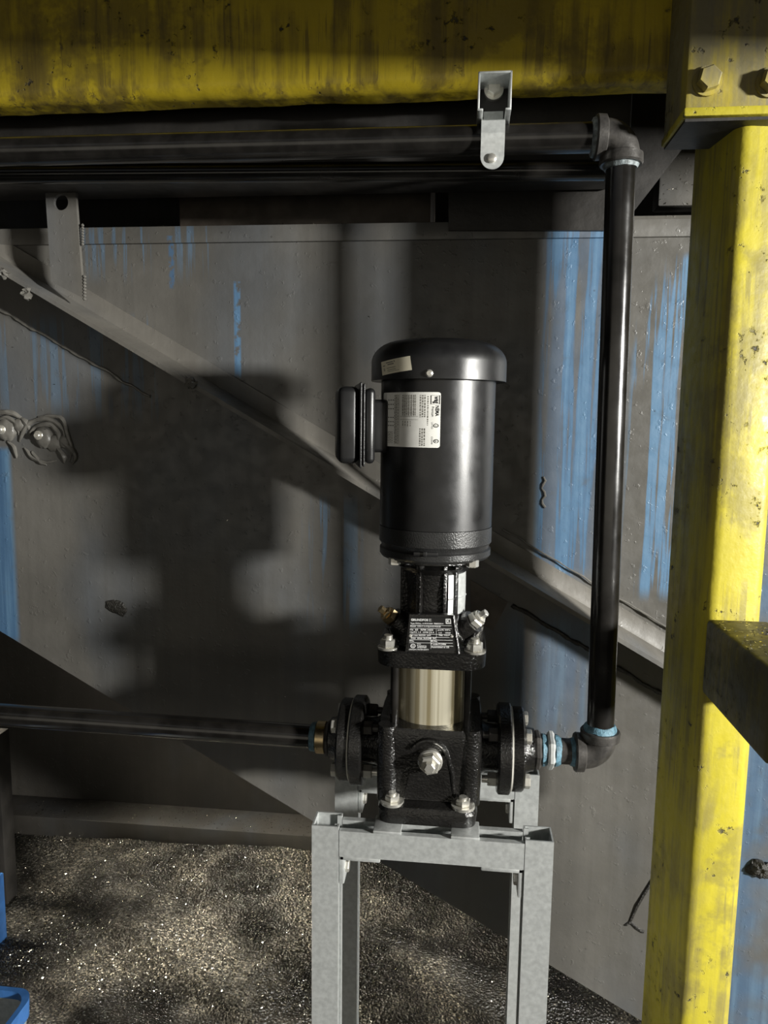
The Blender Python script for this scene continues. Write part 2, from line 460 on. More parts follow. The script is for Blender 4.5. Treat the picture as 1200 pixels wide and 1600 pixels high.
# ------------------------------------------------------------ yellow beam, column, cap, rail
YB = .03
zb = at(535, 146, YB+.01).z
m = MB()
xb0, xb1 = -1.7, at(1078, 100, YB).x
prof = [(YB, 2.15)]
R = .022
zb -= 0
for k in range(9):
    a_ = PI + PI/2*k/8
    prof.append((YB+R+R*math.cos(a_), zb+R+R*math.sin(a_)))
prof += [(YB+.05, zb), (YB+.05, 2.15)]
nseg = 140; rs = []
for i in range(nseg+1):
    x = xb0+(xb1-xb0)*i/nseg; ring = []
    for (y, z) in prof:
        k = noise.noise(V((x*9, y*20, z*20)))*.0035+noise.noise(V((x*45, y*30, z*30)))*.0016
        ring.append(V((x, y+k*.6, z+k*(1 if z < zb+.03 else .2))))
    rs.append(ring)
m.rings(rs)
tag(m.build('steel_beam', M['ybeam']), 'sooty yellow painted steel beam across the top of the picture', 'beam')

yf, yb_ = -.05, .10
cl = at(1121, 700, yf).x; cr_ = at(1222, 700, yf).x
m = MB(); m.bb((cl, yf, 0), (cr_, yb_, 1.84), .018, 4)
bmesh.ops.rotate(m.bm, verts=m.bm.verts[:], cent=(cl, yf, 0), matrix=Matrix.Rotation(math.radians(8), 3, 'Z'))
tag(m.build('steel_column', M['ypost']), 'upright yellow painted steel column at the right', 'column')
capx = at(1071, 150, yf-.02).x; capz = at(1110, 176, yf-.02).z
cap = thing('column_cap', (capx+.08, -.07, capz), 'soot-stained yellow cap block bolted on top of the column', 'column cap')
m = MB(); m.bb((capx, yf-.02, capz), (capx+.26, yf+.09, 2.15), .005)
m.build('cap_block', M['ycap'], cap)
m = MB(); m.bb((capx-.002, yf-.026, capz-.006), (capx+.262, yf+.092, capz+.006), .003); m.build('rim', M['ypost'], cap); m = MB(); m.bb((capx+.002, yf-.018, capz-.010), (capx+.25, yf+.088, capz-.006)); m.build('underside_shade', M['dark'], cap)  # last dark sheet paints shade onto the underside of the cap
for (px, py) in ((1104, 128), (1203, 130)):
    p = at(px, py, yf-.02); m = MB()
    m.cyl((p.x, p.y+.002, p.z), (p.x, p.y-.004, p.z), .019); m.hexn((p.x, p.y-.003, p.z), (p.x, p.y-.018, p.z), .0155, .3)
    m.build('bolt', M['ycap'], cap)
# rail coming toward the photographer
ry = yf+.004
pt = at(1103, 966, ry); pb = at(1103, 1083, ry)
m = MB(); m.bb((pt.x, -.285, pb.z), (pt.x+.09, ry, pt.z), .008, 3)
tag(m.build('steel_rail', M['yrail']), 'grimy yellow square tube rail fixed to the column front', 'rail')
# weld pads on column foot side
m = MB(); p = at(1172, 1262, yb_); m.bb((cr_-.012, yb_-.03, p.z-.02), (cr_+.003, yb_, p.z+.06), .002)
tag(m.build('tab_plate', M['ypost']), 'small yellow tab on the right edge of the column', 'tab')

# ------------------------------------------------------------ stand
zt = at(508, 1291, -.13).z      # top of front legs
W_ = .041; T_ = .0025
xlf = at(487, 1295, -.13).x; xrf = at(866, 1310, -.13).x
yfr = (-.13, .075)              # front face of front and rear legs
stand = thing('pump_stand', ((xlf+xrf)/2, 0, 0), 'galvanised strut channel stand under the pump', 'stand')
def channel(m, p0, p1, open_dir, w=W_, side=None, t=T_):
    """strut channel from p0 to p1, slot facing open_dir"""
    p0, p1 = V(p0), V(p1); d = (p1-p0).normalized(); o = V(open_dir); s_ = d.cross(o)
    h = w/2; lip = .0095; inn = .007
    pr = [(-h, -h), (h, -h), (h, h), (h-lip, h), (h-lip, h-inn), (h-lip-t, h-inn), (h-lip-t, h-.0001)]
    pr = [(-h, -h), (h, -h), (h, h), (h-lip, h), (h-lip, h-inn), (h-lip+t, h-inn), (h-lip+t, h-t), (h-t, h-t), (h-t, -h+t),
          (-h+t, -h+t), (-h+t, h-t), (-h+lip-t, h-t), (-h+lip-t, h-inn), (-h+lip, h-inn), (-h+lip, h), (-h, h)]
    Mx = Matrix((s_, o, d)).transposed()
    rs = [[q + Mx @ V((u, w_, 0)) for u, w_ in pr] for q in (p0, p1)]
    vr = [[m.bm.verts.new(p) for p in r] for r in rs]; n = len(pr)
    for i in range(n):
        j = (i+1) % n; m.bm.faces.new((vr[0][i], vr[0][j], vr[1][j], vr[1][i]))
    # end rims as quads around the wall thickness
    outer = [0, 1, 2, 3, 4, 5, 6, 7, 8, 9, 10, 11, 12, 13, 14, 15]
    quads = [(0, 1, 8, 9), (1, 2, 7, 8), (2, 3, 6, 7), (3, 4, 5, 6), (0, 9, 10, 15), (15, 10, 11, 14), (14, 11, 12, 13)]
    for r in vr:
        for q in quads:
            try: m.bm.faces.new([r[k] for k in q])
            except ValueError: pass
    return m
h = W_/2
for yy in yfr:
    for (xc, od) in ((xlf+h, (1, 0, 0)), (xrf-h, (-1, 0, 0))):
        m = MB(); channel(m, (xc, yy+h, .0), (xc, yy+h, zt), od); m.build('leg', M['galv'], stand)
    m = MB(); channel(m, (xlf+W_+.001, yy+h, zt-.006-h), (xrf-W_-.001, yy+h, zt-.006-h), (0, 0, 1))
    m.build('crossbar', M['galv'], stand)
    zb_ = zt-.006-W_
    for sg, xe in ((1, xlf+W_+.001), (-1, xrf-W_-.001)):
        m = MB(); bw = .036
        m.bb((xe, yy+.002, zb_-.0075), (xe+sg*.062, yy+.002+bw, zb_-.0003), .0015)
        m.bb((xe, yy+.002, zb_-.046), (xe+sg*.0075, yy+.002+bw, zb_-.0003), .0015)
        br = m.build('angle_bracket', M['galv'], stand)
        m = MB(); m.hexn((xe+sg*.005, yy+.02, zb_-.026), (xe+sg*.013, yy+.02, zb_-.026), .010)
        m.hexn((xe+sg*.04, yy+.02, zb_-.005), (xe+sg*.04, yy+.02, zb_-.013), .010)
        m.build('bolt', M['zinc'], br)
for sg in (-1, 1):
    for y_ in yfr:
        m = MB(); m.bb((sg*.058-.021, y_-.001, zt-.0058), (sg*.058+.021, y_+.045, zt-.0012), .001); m.build('mounting_plate', M['galv'], stand)

# ------------------------------------------------------------ pump
z_base = zt-.001
pump = thing('pump', (0, 0, z_base), 'black vertical multistage pump with its tall round electric motor on the galvanised stand', 'pump')
PF = -.082
# base casting
zt_b = zz(1142, PF)      # top rim of base
zf = z_base+.034
m = MB()
m.loft([(z_base+.0, .074, .108, .02), (z_base+.018, .076, .11, .022), (z_base+.026, .073, .106, .022), (z_base+.028, .070, .10, .024)], n=8)
m.loft([(z_base+.024, .072, .085, .03), (z_base+.05, .076, .079, .03), (zt_b-.03, .081, .081, .032), (zt_b-.008, .082, .082, .034), (zt_b, .079, .079, .034)], n=8)
base = m.build('pump_base', M['cast'], pump)
for sx in (-1, 1):
    m = MB(); m.tube([(sx*.062, -.070, z_base+.022), (sx*.0635, -.068, z_base+.06), (sx*.0645, -.0685, zt_b-.02), (sx*.0645, -.068, zt_b+.001)], [.018, .0175, .0165, .015], 16)
    m.build('corner_boss', M['cast'], base)
    m = MB(); m.tube([(sx*.064, .066, z_base+.024), (sx*.065, .069, z_base+.06), (sx*.066, .071, zt_b+.001)], [.020, .0165, .014], 14)
    m.build('corner_boss', M['cast'], base)
# arched rib around the drain plug
zp = zz(1188, PF); xp = at(672, 1188, PF-.01).x
m = MB(); pts = []
for k in range(10):
    a_ = PI*(.85-.75*k/9); pts.append((xp+.028*math.cos(a_)-.002, PF-.002, zp+.006+.026*math.sin(a_)))
pts.append((xp+.034, PF+.001, zp-.02)); pts.append((xp+.038, PF+.003, z_base+.034))
m.tube(pts, [.004]*len(pts), 10)
m.prism([(xp-.024, PF+.006, zp+.01), (xp+.024, PF+.006, zp+.01), (xp+.036, PF+.006, z_base+.03), (xp-.04, PF+.006, z_base+.03)], (0, -.010, 0))
m.build('arched_rib', M['cast'], base)
m = MB(); m.cyl((xp, PF+.004, zp), (xp, PF-.008, zp), .019, 28, .002); m.hexn((xp, PF-.008, zp), (xp, PF-.02, zp), .0165, .25)
m.hexn((xp, PF-.02, zp), (xp, PF-.03, zp), .0085, .1)
m.build('drain_plug', M['zinc'], pump)
# foot bolts
for sx in (-1, 1):
    for y_ in (-.093, .093):
        m = MB(); zq = z_base+.028; xq = sx*.054
        m.cyl((xq, y_, zq-.002), (xq, y_, zq+.0025), .018, 28); m.hexn((xq, y_, zq+.0025), (xq, y_, zq+.011), .0115, .4); m.cyl((xq, y_, zq+.01), (xq, y_, zq+.015), .006, 14)
        m.build('foot_bolt', M['zinc'], pump)
# ports and flanges
zfl = zz(1162, 0)
for sx in (-1, 1):
    m = MB()
    m.lathe([(.050, .05), (.046, .075), (.038, .09), (.036, .108)], (0, 0, zfl), (sx, 0, 0), 36)
    m.build('port_neck', M['cast'], pump)
    m = MB()
    m.lathe([(.060, .106), (.068, .107), (.072, .110), (.072, .126), (.070, .128), (.040, .128)], (0, 0, zfl), (sx, 0, 0), 56)
    fg = m.build('port_flange', M['cast'], pump)
    for k, an in enumerate((PI/4, 3*PI/4, 5*PI/4, 7*PI/4)):
        y_ = .052*math.cos(an); z_ = zfl+.052*math.sin(an)
        m = MB(); m.hexn((sx*.092, y_, z_), (sx*.107, y_, z_), .0115, .5); m.cyl((sx*.083, y_, z_), (sx*.11, y_, z_), .006, 14)
        nm = M['copper'] if (sx == 1 and k == 3) else M['zinc'] if k in (2, 3) else M['malle']
        m.build('flange_nut', nm, fg)
# sleeve & stay bolts
zh = zz(1047, PF)
m = MB(); m.lathe([(.0635, 0), (.0635, zh-zt_b+.02)], (0, 0, zt_b-.01), n=72); m.build('steel_sleeve', M['stain'], pump)
for sx in (-1, 1):
    for sy in (-1, 1):
        m = MB(); m.cyl((sx*.056, sy*.056, zt_b-.01), (sx*.056, sy*.056, zh+.01), .0066, 18); m.build('stay_bolt', M['pipe'], pump)
# pump head
zh2 = zz(1021, PF)
m = MB()
m.loft([(zh-.001, .078, .078, .03), (zh+.001, .083, .083, .034), (zh2-.002, .084, .084, .034), (zh2+.001, .082, .082, .034)], n=10)
hd = m.build('pump_head', M['cast'], pump)
zs0 = zz(962, -.04); zs1 = zz(880, 0)
m = MB(); m.lathe([(.072, 0), (.066, .012), (.058, .028), (.05, zs0-zh2+.004)], (0, 0, zh2-.002), n=48)
m.build('head_dome', M['cast'], hd)
for sx in (-1, 1):
    for sy in (-1, 1):
        m = MB(); c = (sx*.066, sy*.066)
        m.cyl((*c, zh2), (*c, zh2+.003), .0165, 24)
        m.hexn((*c, zh2+.003), (*c, zh2+.015), .0125, .3); m.cyl((*c, zh2+.014), (*c, zh2+.021), .0065, 14)
        m.build('head_nut', M['zinc'], pump)
# vent plugs on lugs
for sx, mt in ((-1, 'brass'), (1, 'zinc')):
    d_ = V((sx*.72, -.28, .64)).normalized(); o_ = V((sx*.042, -.02, zh2+.018))
    m = MB(); m.lathe([(.024, 0), (.02, .02), (.0185, .030)], o_, d_, 24); m.build('vent_boss', M['cast'], hd)
    m = MB(); q = o_+d_*.030; m.hexn(q, q+d_*.011, .0145); m.hexn(q+d_*.011, q+d_*.017, .011, .4); m.hexn(q+d_*.017, q+d_*.027, .0062, .2)
    m.build('vent_plug', M[mt], pump)
m = MB()
m.tube([(.05, -.045, zh2+.004), (.064, -.04, zh2+.016), (.07, -.03, zh2+.034)], .0035, 10)
m.build('head_web', M['cast'], hd); m = MB()
m.tube([(-.05, -.045, zh2+.004), (-.064, -.04, zh2+.016), (-.07, -.03, zh2+.034)], .0035, 10)
m.build('head_web', M['cast'], hd)

# motor stool
m = MB(); hs = zs1-zs0
m.lathe([(.047, 0), (.0455, hs*.5), (.050, hs-.006), (.06, hs+.004)], (0, 0, zs0-.004), n=40)
for an in (-PI/2-.42, -PI/2+.36, -PI/2+.75, -PI/2-1.2, 0.6, 2.4):
    c, s_ = math.cos(an), math.sin(an)
    m.box((c*.048, s_*.048, zs0+hs/2), (.012, .006, hs+.01), .001, Matrix.Rotation(an, 3, 'Z'))
stool = m.build('motor_stool', M['cast'], pump)
m = MB(); pr = []
n = 14
for k in range(n+1):
    an = math.radians(-62+k*62/n); pr.append(an)
inn = []; 
rs = [[V((r_*math.cos(a_), r_*math.sin(a_), z_)) for a_ in pr] for (r_, z_) in ((.050, zs0-.004), (.0505, zs0+hs*.35), (.0518, zs0+hs*.36), (.0505, zs0+hs*.38), (.050, zs0+hs*.95))]
m.rings(rs, close=False, cap=False)
m.build('coupling_guard', M['galv'], pump)
# nameplate bracket + plate
Yn = -.082
q = [at(640, 960, Yn+.012), at(708, 961, Yn+.012), at(717, 1021, Yn), at(633, 1020, Yn)]
m = MB(); m.prism(q, (0, .012, 0)); 
m.tube([q[1]+V((0, -.001, 0)), q[2]+V((0, -.001, 0))], .0028, 8)
m.build('nameplate_bracket', M['cast'], pump)
def lerp2(u, v): # 0..1 over plate
    a_ = at(640, 964, Yn+.0105).lerp(at(706, 965, Yn+.0105), u); b_ = at(637, 1016, Yn-.001).lerp(at(711, 1017, Yn-.001), u)
    return a_.lerp(b_, v)
m = MB(); m.prism([lerp2(0, 0), lerp2(1, 0), lerp2(1, 1), lerp2(0, 1)], (0, -.0012, 0))
npl = m.build('nameplate', M['plate'], pump)

def text_geo(body, size=1.0, bold=0):
    cu = bpy.data.curves.new('t', 'FONT'); cu.body = body; cu.size = size; cu.offset = bold; cu.resolution_u = 3
    ob = bpy.data.objects.new('t', cu); COL.objects.link(ob)
    dg = bpy.context.evaluated_depsgraph_get(); ev = ob.evaluated_get(dg); me = ev.to_mesh()
    vs = [v.co.copy() for v in me.vertices]; fs = [tuple(p.vertices) for p in me.polygons]
    ev.to_mesh_clear(); bpy.data.objects.remove(ob); bpy.data.curves.remove(cu)
    return vs, fs
def put_text(m, body, w, fn, h=None, bold=0):
    """text scaled to width w (and height h), vertices mapped with fn(x, y)"""
    vs, fs = text_geo(body, 1.0, bold)
    if not vs: return
    xa = min(v.x for v in vs); xb = max(v.x for v in vs); ya = min(v.y for v in vs); yb = max(v.y for v in vs)
    k = w/(xb-xa); kh = (h/(yb-ya)) if h else k
    nv = [m.bm.verts.new(fn((v.x-xa)*k, (v.y-ya)*kh)) for v in vs]
    for f in fs:
        try: m.bm.faces.new([nv[i] for i in f])
        except ValueError: pass
def quadm(m, fn, u0, v0, u1, v1, n=1):
    prev = None
    for k in range(n+1):
        u = u0+(u1-u0)*k/n; a_ = m.bm.verts.new(fn(u, v0)); b_ = m.bm.verts.new(fn(u, v1))
        if prev: m.bm.faces.new((prev[0], a_, b_, prev[1]))
        prev = (a_, b_)
# pump nameplate lettering (u right 0..1, v down 0..1)
m = MB(); eps = V((0, -.0016, 0))
PN = lambda u, v: lerp2(u, v)+eps
def row(body, u, v, w, h=.055, bold=.012): put_text(m, body, w, lambda x, y: PN(u+x, v-y), h, bold)
row('GRUNDFOS', .04, .11, .40, .07, .03)
quadm(m, PN, .47, .04, .475, .11); quadm(m, PN, .46, .045, .52, .055); quadm(m, PN, .46, .095, .52, .105)
row('Type PN/No. A-99391064  P88003014', .03, .215, .76)
row('Model  CR3-7 A-FGJ-A-E-HQQE', .03, .30, .70)
row('Hz  60   RPM 3450', .03, .40, .52); row('psi/ft MPa', .66, .40, .28, .05)
row('Hp/P2 1.5  GPM 15.4', .03, .48, .54); row('1.0    105#', .68, .48, .26, .05)
row('p/t max 360/250  psi/F', .06, .57, .44); row('No. 102-F', .68, .55, .24)
row('Imax  tmax 363/248  F/C', .06, .65, .56)
row('P/No.', .03, .735, .1); row('MC/No.', .5, .735, .14)
row('P code P12406', .5, .82, .32); row('Assembled in US', .5, .91, .38)
row('Pump', .2, .82, .08, .04); row('Evaluated to', .2, .87, .2, .04); row('ANSI/NSF', .2, .92, .2, .04); row('DRINKING WATER SAFETY', .03, .985, .42, .04)
for v in (.235, .325, .50, .59, .67, .76, .845): quadm(m, PN, .03 if v < .8 else .49, v, .97, v+.008)
quadm(m, PN, .47, .34, .475, .5); quadm(m, PN, .62, .34, .625, .59); quadm(m, PN, .49, .67, .495, .94)
# round approval mark
for k in range(16):
    a0, a1 = 2*PI*k/16, 2*PI*(k+1)/16
    vs_ = [m.bm.verts.new(PN(.11+r_*math.cos(a_), .86+r_*1.15*math.sin(a_))) for r_, a_ in ((.055, a0), (.055, a1), (.04, a1), (.04, a0))]
    m.bm.faces.new(vs_)
row('UL', .085, .885, .05, .05)
# square symbol
for (u0, v0, u1, v1) in ((.85, .03, .97, .05), (.85, .16, .97, .18), (.85, .03, .865, .18), (.955, .03, .97, .18)): quadm(m, PN, u0, v0, u1, v1)
put_text(m, 'K', .06, lambda x, y: PN(.88+x, .14-y), .08, .02)
m.build('lettering', M['wink'], npl)
for u in (.04, .96):
    m = MB(); p = PN(u, .56); m.lathe([(.0024, 0), (.002, .0012), (.0004, .0018)], p, (0, -1, .2), 12)
    m.build('rivet', M['zinc'], npl)

# motor
RM = .0885
zm0 = zz(866, 0); zm1 = zz(597, 0); zc1 = zz(527, -.03)
m = MB(); m.lathe([(.080, zm0+.001), (RM-.004, zm0), (RM-.001, zm0+.004), (RM-.001, zm0+.013), (RM-.004, zm0+.015), (RM-.003, zm0+.02), (RM, zm0+.024), (RM, zm0+.048)], n=72)
m.build('motor_endshield', M['endshield'], pump)
m = MB(); m.lathe([(RM-.003, zm0+.046), (RM-.0005, zm0+.049), (RM-.0005, zm1+.01)], n=72)
mh = m.build('motor_housing', M['motor'], pump)
m = MB(); p = at(665, 868, -RM); m.bb((p.x-.018, -RM-.001, p.z-.002), (p.x+.018, -RM+.006, p.z+.005), .001); m.bb((p.x-.004, -RM-.004, p.z-.002), (p.x+.002, -RM, p.z+.006), .0008); m.build('drain_slot', M['motor'], pump)
for an in (-PI/2-.78, -PI/2+.78, PI/2-.7, PI/2+.7):
    m = MB(); c = (.084*math.cos(an), .075*math.sin(an)); m.hexn((*c, zm0+.003), (*c, zm0-.008), .0095); m.build('motor_bolt', M['zinc'], pump)
m = MB(); m.lathe([(.076, zm0-.004), (.076, zm0+.003)], n=48); m.build('motor_face', M['cast'], pump)
RC = .1035; H = zc1-zm1
pr = [(RC-.004, 0), (RC, 0), (RC, H*.42)]
for k in range(1, 11):
    a_ = PI/2*k/10; pr.append((RC-.045+.045*math.cos(a_), H*.42+(H*.52)*math.sin(a_)))
pr += [(.05, H*.955), (.02, H*.97), (.001, H*.97)]
m = MB(); m.lathe([(r_, zm1+h_) for r_, h_ in pr], n=80); fc = m.build('fan_cover', M['motor'], pump)
# cover screws
for an in (-PI/2-.09, PI/2-.2):
    d_ = V((math.cos(an), math.sin(an), 0)); p = d_*(RC-.001)+V((0, 0, zm1+.007))
    m = MB(); m.lathe([(.0055, 0), (.0055, .003), (.0035, .0045)], p, d_, 16); m.build('screw', M['zinc'], fc)
# conduit box on the left
cb0, cb1 = zz(726, 0), zz(606, 0)
rz = Matrix.Rotation(math.radians(12), 3, 'Z')
def cbx(m, xa, xb, w, za, zb2, bev): 
    c = rz @ V(((xa+xb)/2, 0, 0)); m.box((c.x, c.y, (za+zb2)/2), (abs(xb-xa), w, zb2-za), bev, rz, 3)
m = MB(); cbx(m, -.08, -.106, .075, cb0+.02, cb1-.02, .006); cbx(m, -.102, -.117, .112, cb0+.004, cb1-.004, .007); box = m.build('conduit_box', M['motor'], pump)
m = MB(); cbx(m, -.1175, -.1205, .122, cb0, cb1+.002, .0014); cbx(m, -.122, -.1255, .122, cb0-.002, cb1+.004, .0016); m.build('box_rim', M['endshield'], box)
m = MB(); cbx(m, -.1255, -.157, .110, cb0+.004, cb1-.002, .009); m.build('box_cover', M['motor'], box)

# labels wrapped on the motor
def wrap(R_, px, py):
    """pixel seen on the cylinder of radius R_ about the motor axis"""
    d_ = ray(px, py); ox, oy = CAM.x, CAM.y
    A_ = d_.x**2+d_.y**2; B_ = 2*(ox*d_.x+oy*d_.y); C_ = ox*ox+oy*oy-R_*R_
    t_ = (-B_-math.sqrt(B_*B_-4*A_*C_))/(2*A_)
    p = CAM+d_*t_; return math.atan2(p.x, -p.y), p.z
def cylfn(R_, a0, a1, z0, z1):
    return lambda u, v: V((R_*math.sin(a0+(a1-a0)*u), -R_*math.cos(a0+(a1-a0)*u), z0+(z1-z0)*v))
aL, zT = wrap(RM, 600, 614); aR, _ = wrap(RM, 689, 614); _, zB = wrap(RM, 650, 699)
LB = cylfn(RM+.0006, aL, aR, zB, zT)
m = MB(); ru, rv = .035, .04     # rounded-corner label sheet
out = []
for (cu_, cv_, a0) in ((1-ru, 1-rv, 0), (ru, 1-rv, PI/2), (ru, rv, PI), (1-ru, rv, 1.5*PI)):
    for k in range(5):
        a_ = a0+PI/2*k/4; out.append((cu_+ru*math.cos(a_), cv_+rv*math.sin(a_)))
us = sorted({round(u, 5) for u, v in out} | {k/24 for k in range(25)})
def vext(u):
    if u < ru: dd = math.sqrt(max(0, ru*ru-(ru-u)**2))/ru*rv; return rv-dd, 1-rv+dd
    if u > 1-ru: dd = math.sqrt(max(0, ru*ru-(u-1+ru)**2))/ru*rv; return rv-dd, 1-rv+dd
    return 0, 1
prev = None
for u in us:
    a_, b_ = vext(u); c_ = (m.bm.verts.new(LB(u, a_)), m.bm.verts.new(LB(u, b_)))
    if prev: m.bm.faces.new((prev[0], c_[0], c_[1], prev[1]))
    prev = c_
lab = m.build('rating_label', M['label'], mh); lab['label'] = 'white rating label wrapped on the motor'
LT = cylfn(RM+.0010, aL, aR, zB, zT)
# text runs downward: text x -> -v, text y -> +u
m = MB(); mg = MB()
def vt(mm, body, u, v, w, h, bold=0): put_text(mm, body, w, lambda x, y: LT(u+y, v-x), h, bold)
vt(m, 'weg', .895, .93, .13, .07, .03)
for (a_, b_, c_, d_) in ((.87, .94, .99, .945), (.87, .785, .99, .79), (.87, .785, .878, .945), (.98, .785, .99, .945)): quadm(m, LT, a_, b_, c_, d_)
vt(m, 'NEMA', .935, .76, .19, .05, .03); vt(m, 'Premium', .885, .74, .18, .03, .01)
vt(m, 'c US', .93, .44, .07, .03); vt(m, 'LISTED', .885, .46, .12, .02); vt(m, 'CC029A', .885, .2, .14, .02); vt(m, 'SA', .93, .15, .05, .03)
for (cu_, cv_) in ((.945, .40), (.95, .12)):
    for k in range(14):
        a0, a1 = 2*PI*k/14, 2*PI*(k+1)/14
        m.bm.faces.new([m.bm.verts.new(LT(cu_+r_*math.cos(a_), cv_+r_*math.sin(a_))) for r_, a_ in ((.035, a0), (.035, a1), (.027, a1), (.027, a0))])
# wiring diagrams: rows of dots and small zigzags
for i, (v0) in enumerate((.86, .78, .70, .54, .46, .39)):
    for u in (.18, .235, .285):
        m.bm.faces.new([m.bm.verts.new(LT(u+.011*math.cos(2*PI*k/8), v0+.011*math.sin(2*PI*k/8))) for k in range(8)])
    quadm(mg, LT, .18, v0-.002, .285, v0+.003)
quadm(mg, LT, .10, .02, .105, .98, 1)
for u in (.33, .36, .40): quadm(mg, LT, u, .05, u+.004, .96)
for u in (.47, .50, .53, .56, .60, .63, .66): quadm(mg, LT, u, .56, u+.004, .96)
for v in (.56, .50): quadm(mg, LT, .42, v, .70, v+.005, 6)
for v in (.62, .69, .76, .83, .90): quadm(mg, LT, .45, v, .68, v+.003, 6)
random.seed(3)
def lines(mm, u, v0, v1, h=.012):
    v = v0
    while v > v1:
        w_ = random.uniform(.015, .05); quadm(mm, LT, u, max(v-w_, v1), u+h, v); v -= w_+random.uniform(.008, .016)
for u in (.45, .485, .515, .545, .58, .615, .645): lines(mg, u+.006, .95, .58, .014)
for u in (.73, .76, .79): lines(mg, u, .95, .55, .011); lines(mg, u, .35, .03, .011)
for u in (.31, .34, .375): lines(mg, u, .95, .05, .012)
for u in (.17, .20, .23, .26): lines(mg, u, .28, .06, .012)
for u in (.46, .50, .54, .58): lines(mg, u, .48, .38, .012)
lines(mg, .83, .93, .4, .01)
m.build('lettering', M['ink'], lab); mg.build('small_print', M['greyink'], lab)

# cream sticker on the fan cover, tilted
cs = [wrap(RC, 596, 566), wrap(RC, 641, 556), wrap(RC, 644, 578), wrap(RC, 598, 587)]
def ST(u, v, o=.0006):
    a_ = (cs[0][0]*(1-u)+cs[1][0]*u)*(1-v)+(cs[3][0]*(1-u)+cs[2][0]*u)*v
    z_ = (cs[0][1]*(1-u)+cs[1][1]*u)*(1-v)+(cs[3][1]*(1-u)+cs[2][1]*u)*v
    r_ = RC+o; zz0 = zm1+H*.42
    if z_ > zz0:
        k = (z_-zz0)/(H*.52); r_ = RC-.045+.045*math.sqrt(max(0, 1-k*k))+o
    return V((r_*math.sin(a_), -r_*math.cos(a_), z_))
m = MB(); n = 12; gr = [[m.bm.verts.new(ST(i/n, j/6)) for i in range(n+1)] for j in range(7)]
for j in range(6):
    for i in range(n): m.bm.faces.new((gr[j][i], gr[j][i+1], gr[j+1][i+1], gr[j+1][i]))
stk = m.build('sticker', M['cream'], fc); stk['label'] = 'small cream sticker on the fan cover'
m = MB(); STt = lambda u, v: ST(u, v, .0011)
for (u, v, w_, h_) in ((.08, .32, .09, .06), (.1, .55, .05, .06), (.1, .66, .05, .06), (.22, .14, .25, .07), (.27, .28, .22, .08), (.22, .55, .32, .04), (.24, .70, .30, .04), (.24, .82, .4, .03), (.50, .1, .03, .12)):
    quadm(m, STt, u, v, u+w_, v+h_, 3)
m.build('small_print', M['greyink'], stk)

# ------------------------------------------------------------ gaskets, companion flanges, pipes and fittings
zc = V((0, 0, zfl))
for sx, w1, w2 in ((-1, 'left', 'suction'), (1, 'right', 'discharge')):
    m = MB(); m.lathe([(.060, .1283), (.0665, .1283), (.0665, .1307), (.060, .1307)], zc, (sx, 0, 0), 56)
    tag(m.build('gasket', M['white']), f'thin pale gasket ring between the {w1} pair of pump flanges', 'gasket')
    fl_ = thing('pipe_flange', (sx*.142, 0, zfl-.065), f'black round pipe flange bolted to the {w1} side of the pump', 'flange', None)
    m = MB(); m.lathe([(.04, .131), (.0655, .131), (.0665, .133), (.0665, .146), (.064, .149), (.038, .151), (.034, .162), (.0335, .166)], zc, (sx, 0, 0), 56)
    m.build('flange_disc', M['cast'], fl_)
    for an in (PI/4, 3*PI/4, 5*PI/4, 7*PI/4):
        y_ = .052*math.cos(an); z_ = zfl+.052*math.sin(an); m = MB()
        m.hexn((sx*.1495, y_, z_), (sx*.159, y_, z_), .0115, .2); m.build('bolt_head', M['zinc'], fl_)
# right fittings
xe = at(937, 1160, 0).x
elb_r = .0255
m = MB(); m.hexn((.1665, 0, zfl), (.178, 0, zfl), .031); m.cyl((.176, 0, zfl), (.186, 0, zfl), .024)
u = tag(m.build('hex_bushing', M['malle']), 'hexagonal bushing screwed into the right pump flange', 'bushing')
m = MB(); m.lathe([(.024, .1785), (.0258, .180), (.0252, .184), (.0235, .187)], zc, (1, 0, 0), 24); m.jitter(.0018, 90); m.build('sealant', M['seal'], u)
m = MB(); m.hexn((.1875, 0, zfl), (.199, 0, zfl), .031, .3)
u = tag(m.build('hex_locknut', M['galv']), 'shiny hexagonal nut with blue sealant left of the lower elbow', 'nut')
m = MB(); m.lathe([(.0225, .199), (.0252, .2), (.0248, .204), (.0215, .209)], zc, (1, 0, 0), 24); m.jitter(.0018, 90); m.build('sealant', M['seal'], u)
ce = V((xe, 0, zfl))
m = MB(); m.cyl((.2, 0, zfl), (xe-.043, 0, zfl), .0205)
tag(m.build('pipe_nipple', M['malle']), 'short dark pipe nipple into the lower elbow', 'pipe')
def elbow(name, c, d1, d2, label, r=elb_r, arm=.034):
    """c = crossing of both axes; d1,d2 unit directions of the openings"""
    c, d1, d2 = V(c), V(d1), V(d2); e = thing(name, c-V((0, 0, .03)), label, 'pipe elbow')
    k = .026; m = MB(); pts = [c+d1*arm]
    for i in range(11):
        a_ = PI/2*i/10
        pts.append(c + d1*k*(1-math.sin(a_)) + d2*k*(1-math.cos(a_)))
    pts.append(c+d2*arm); m.tube(pts, r, 28); m.build('elbow_body', M['malle'], e)
    for d_ in (d1, d2):
        m = MB(); m.lathe([(r-.001, arm-.012), (r+.005, arm-.009), (r+.0058, arm+.003), (r+.004, arm+.0055), (r-.004, arm+.0055)], c, d_, 32); m.build('collar', M['malle'], e)
    return e
e1 = elbow('pipe_elbow', ce, (-1, 0, 0), (0, 0, 1), 'grey iron elbow at the foot of the upright pipe')
m = MB(); m.lathe([(.021, .039), (.0265, .0395), (.025, .044), (.0215, .049)], ce, (0, 0, 1), 28); m.jitter(.0022, 80); m.build('sealant', M['seal'], e1)
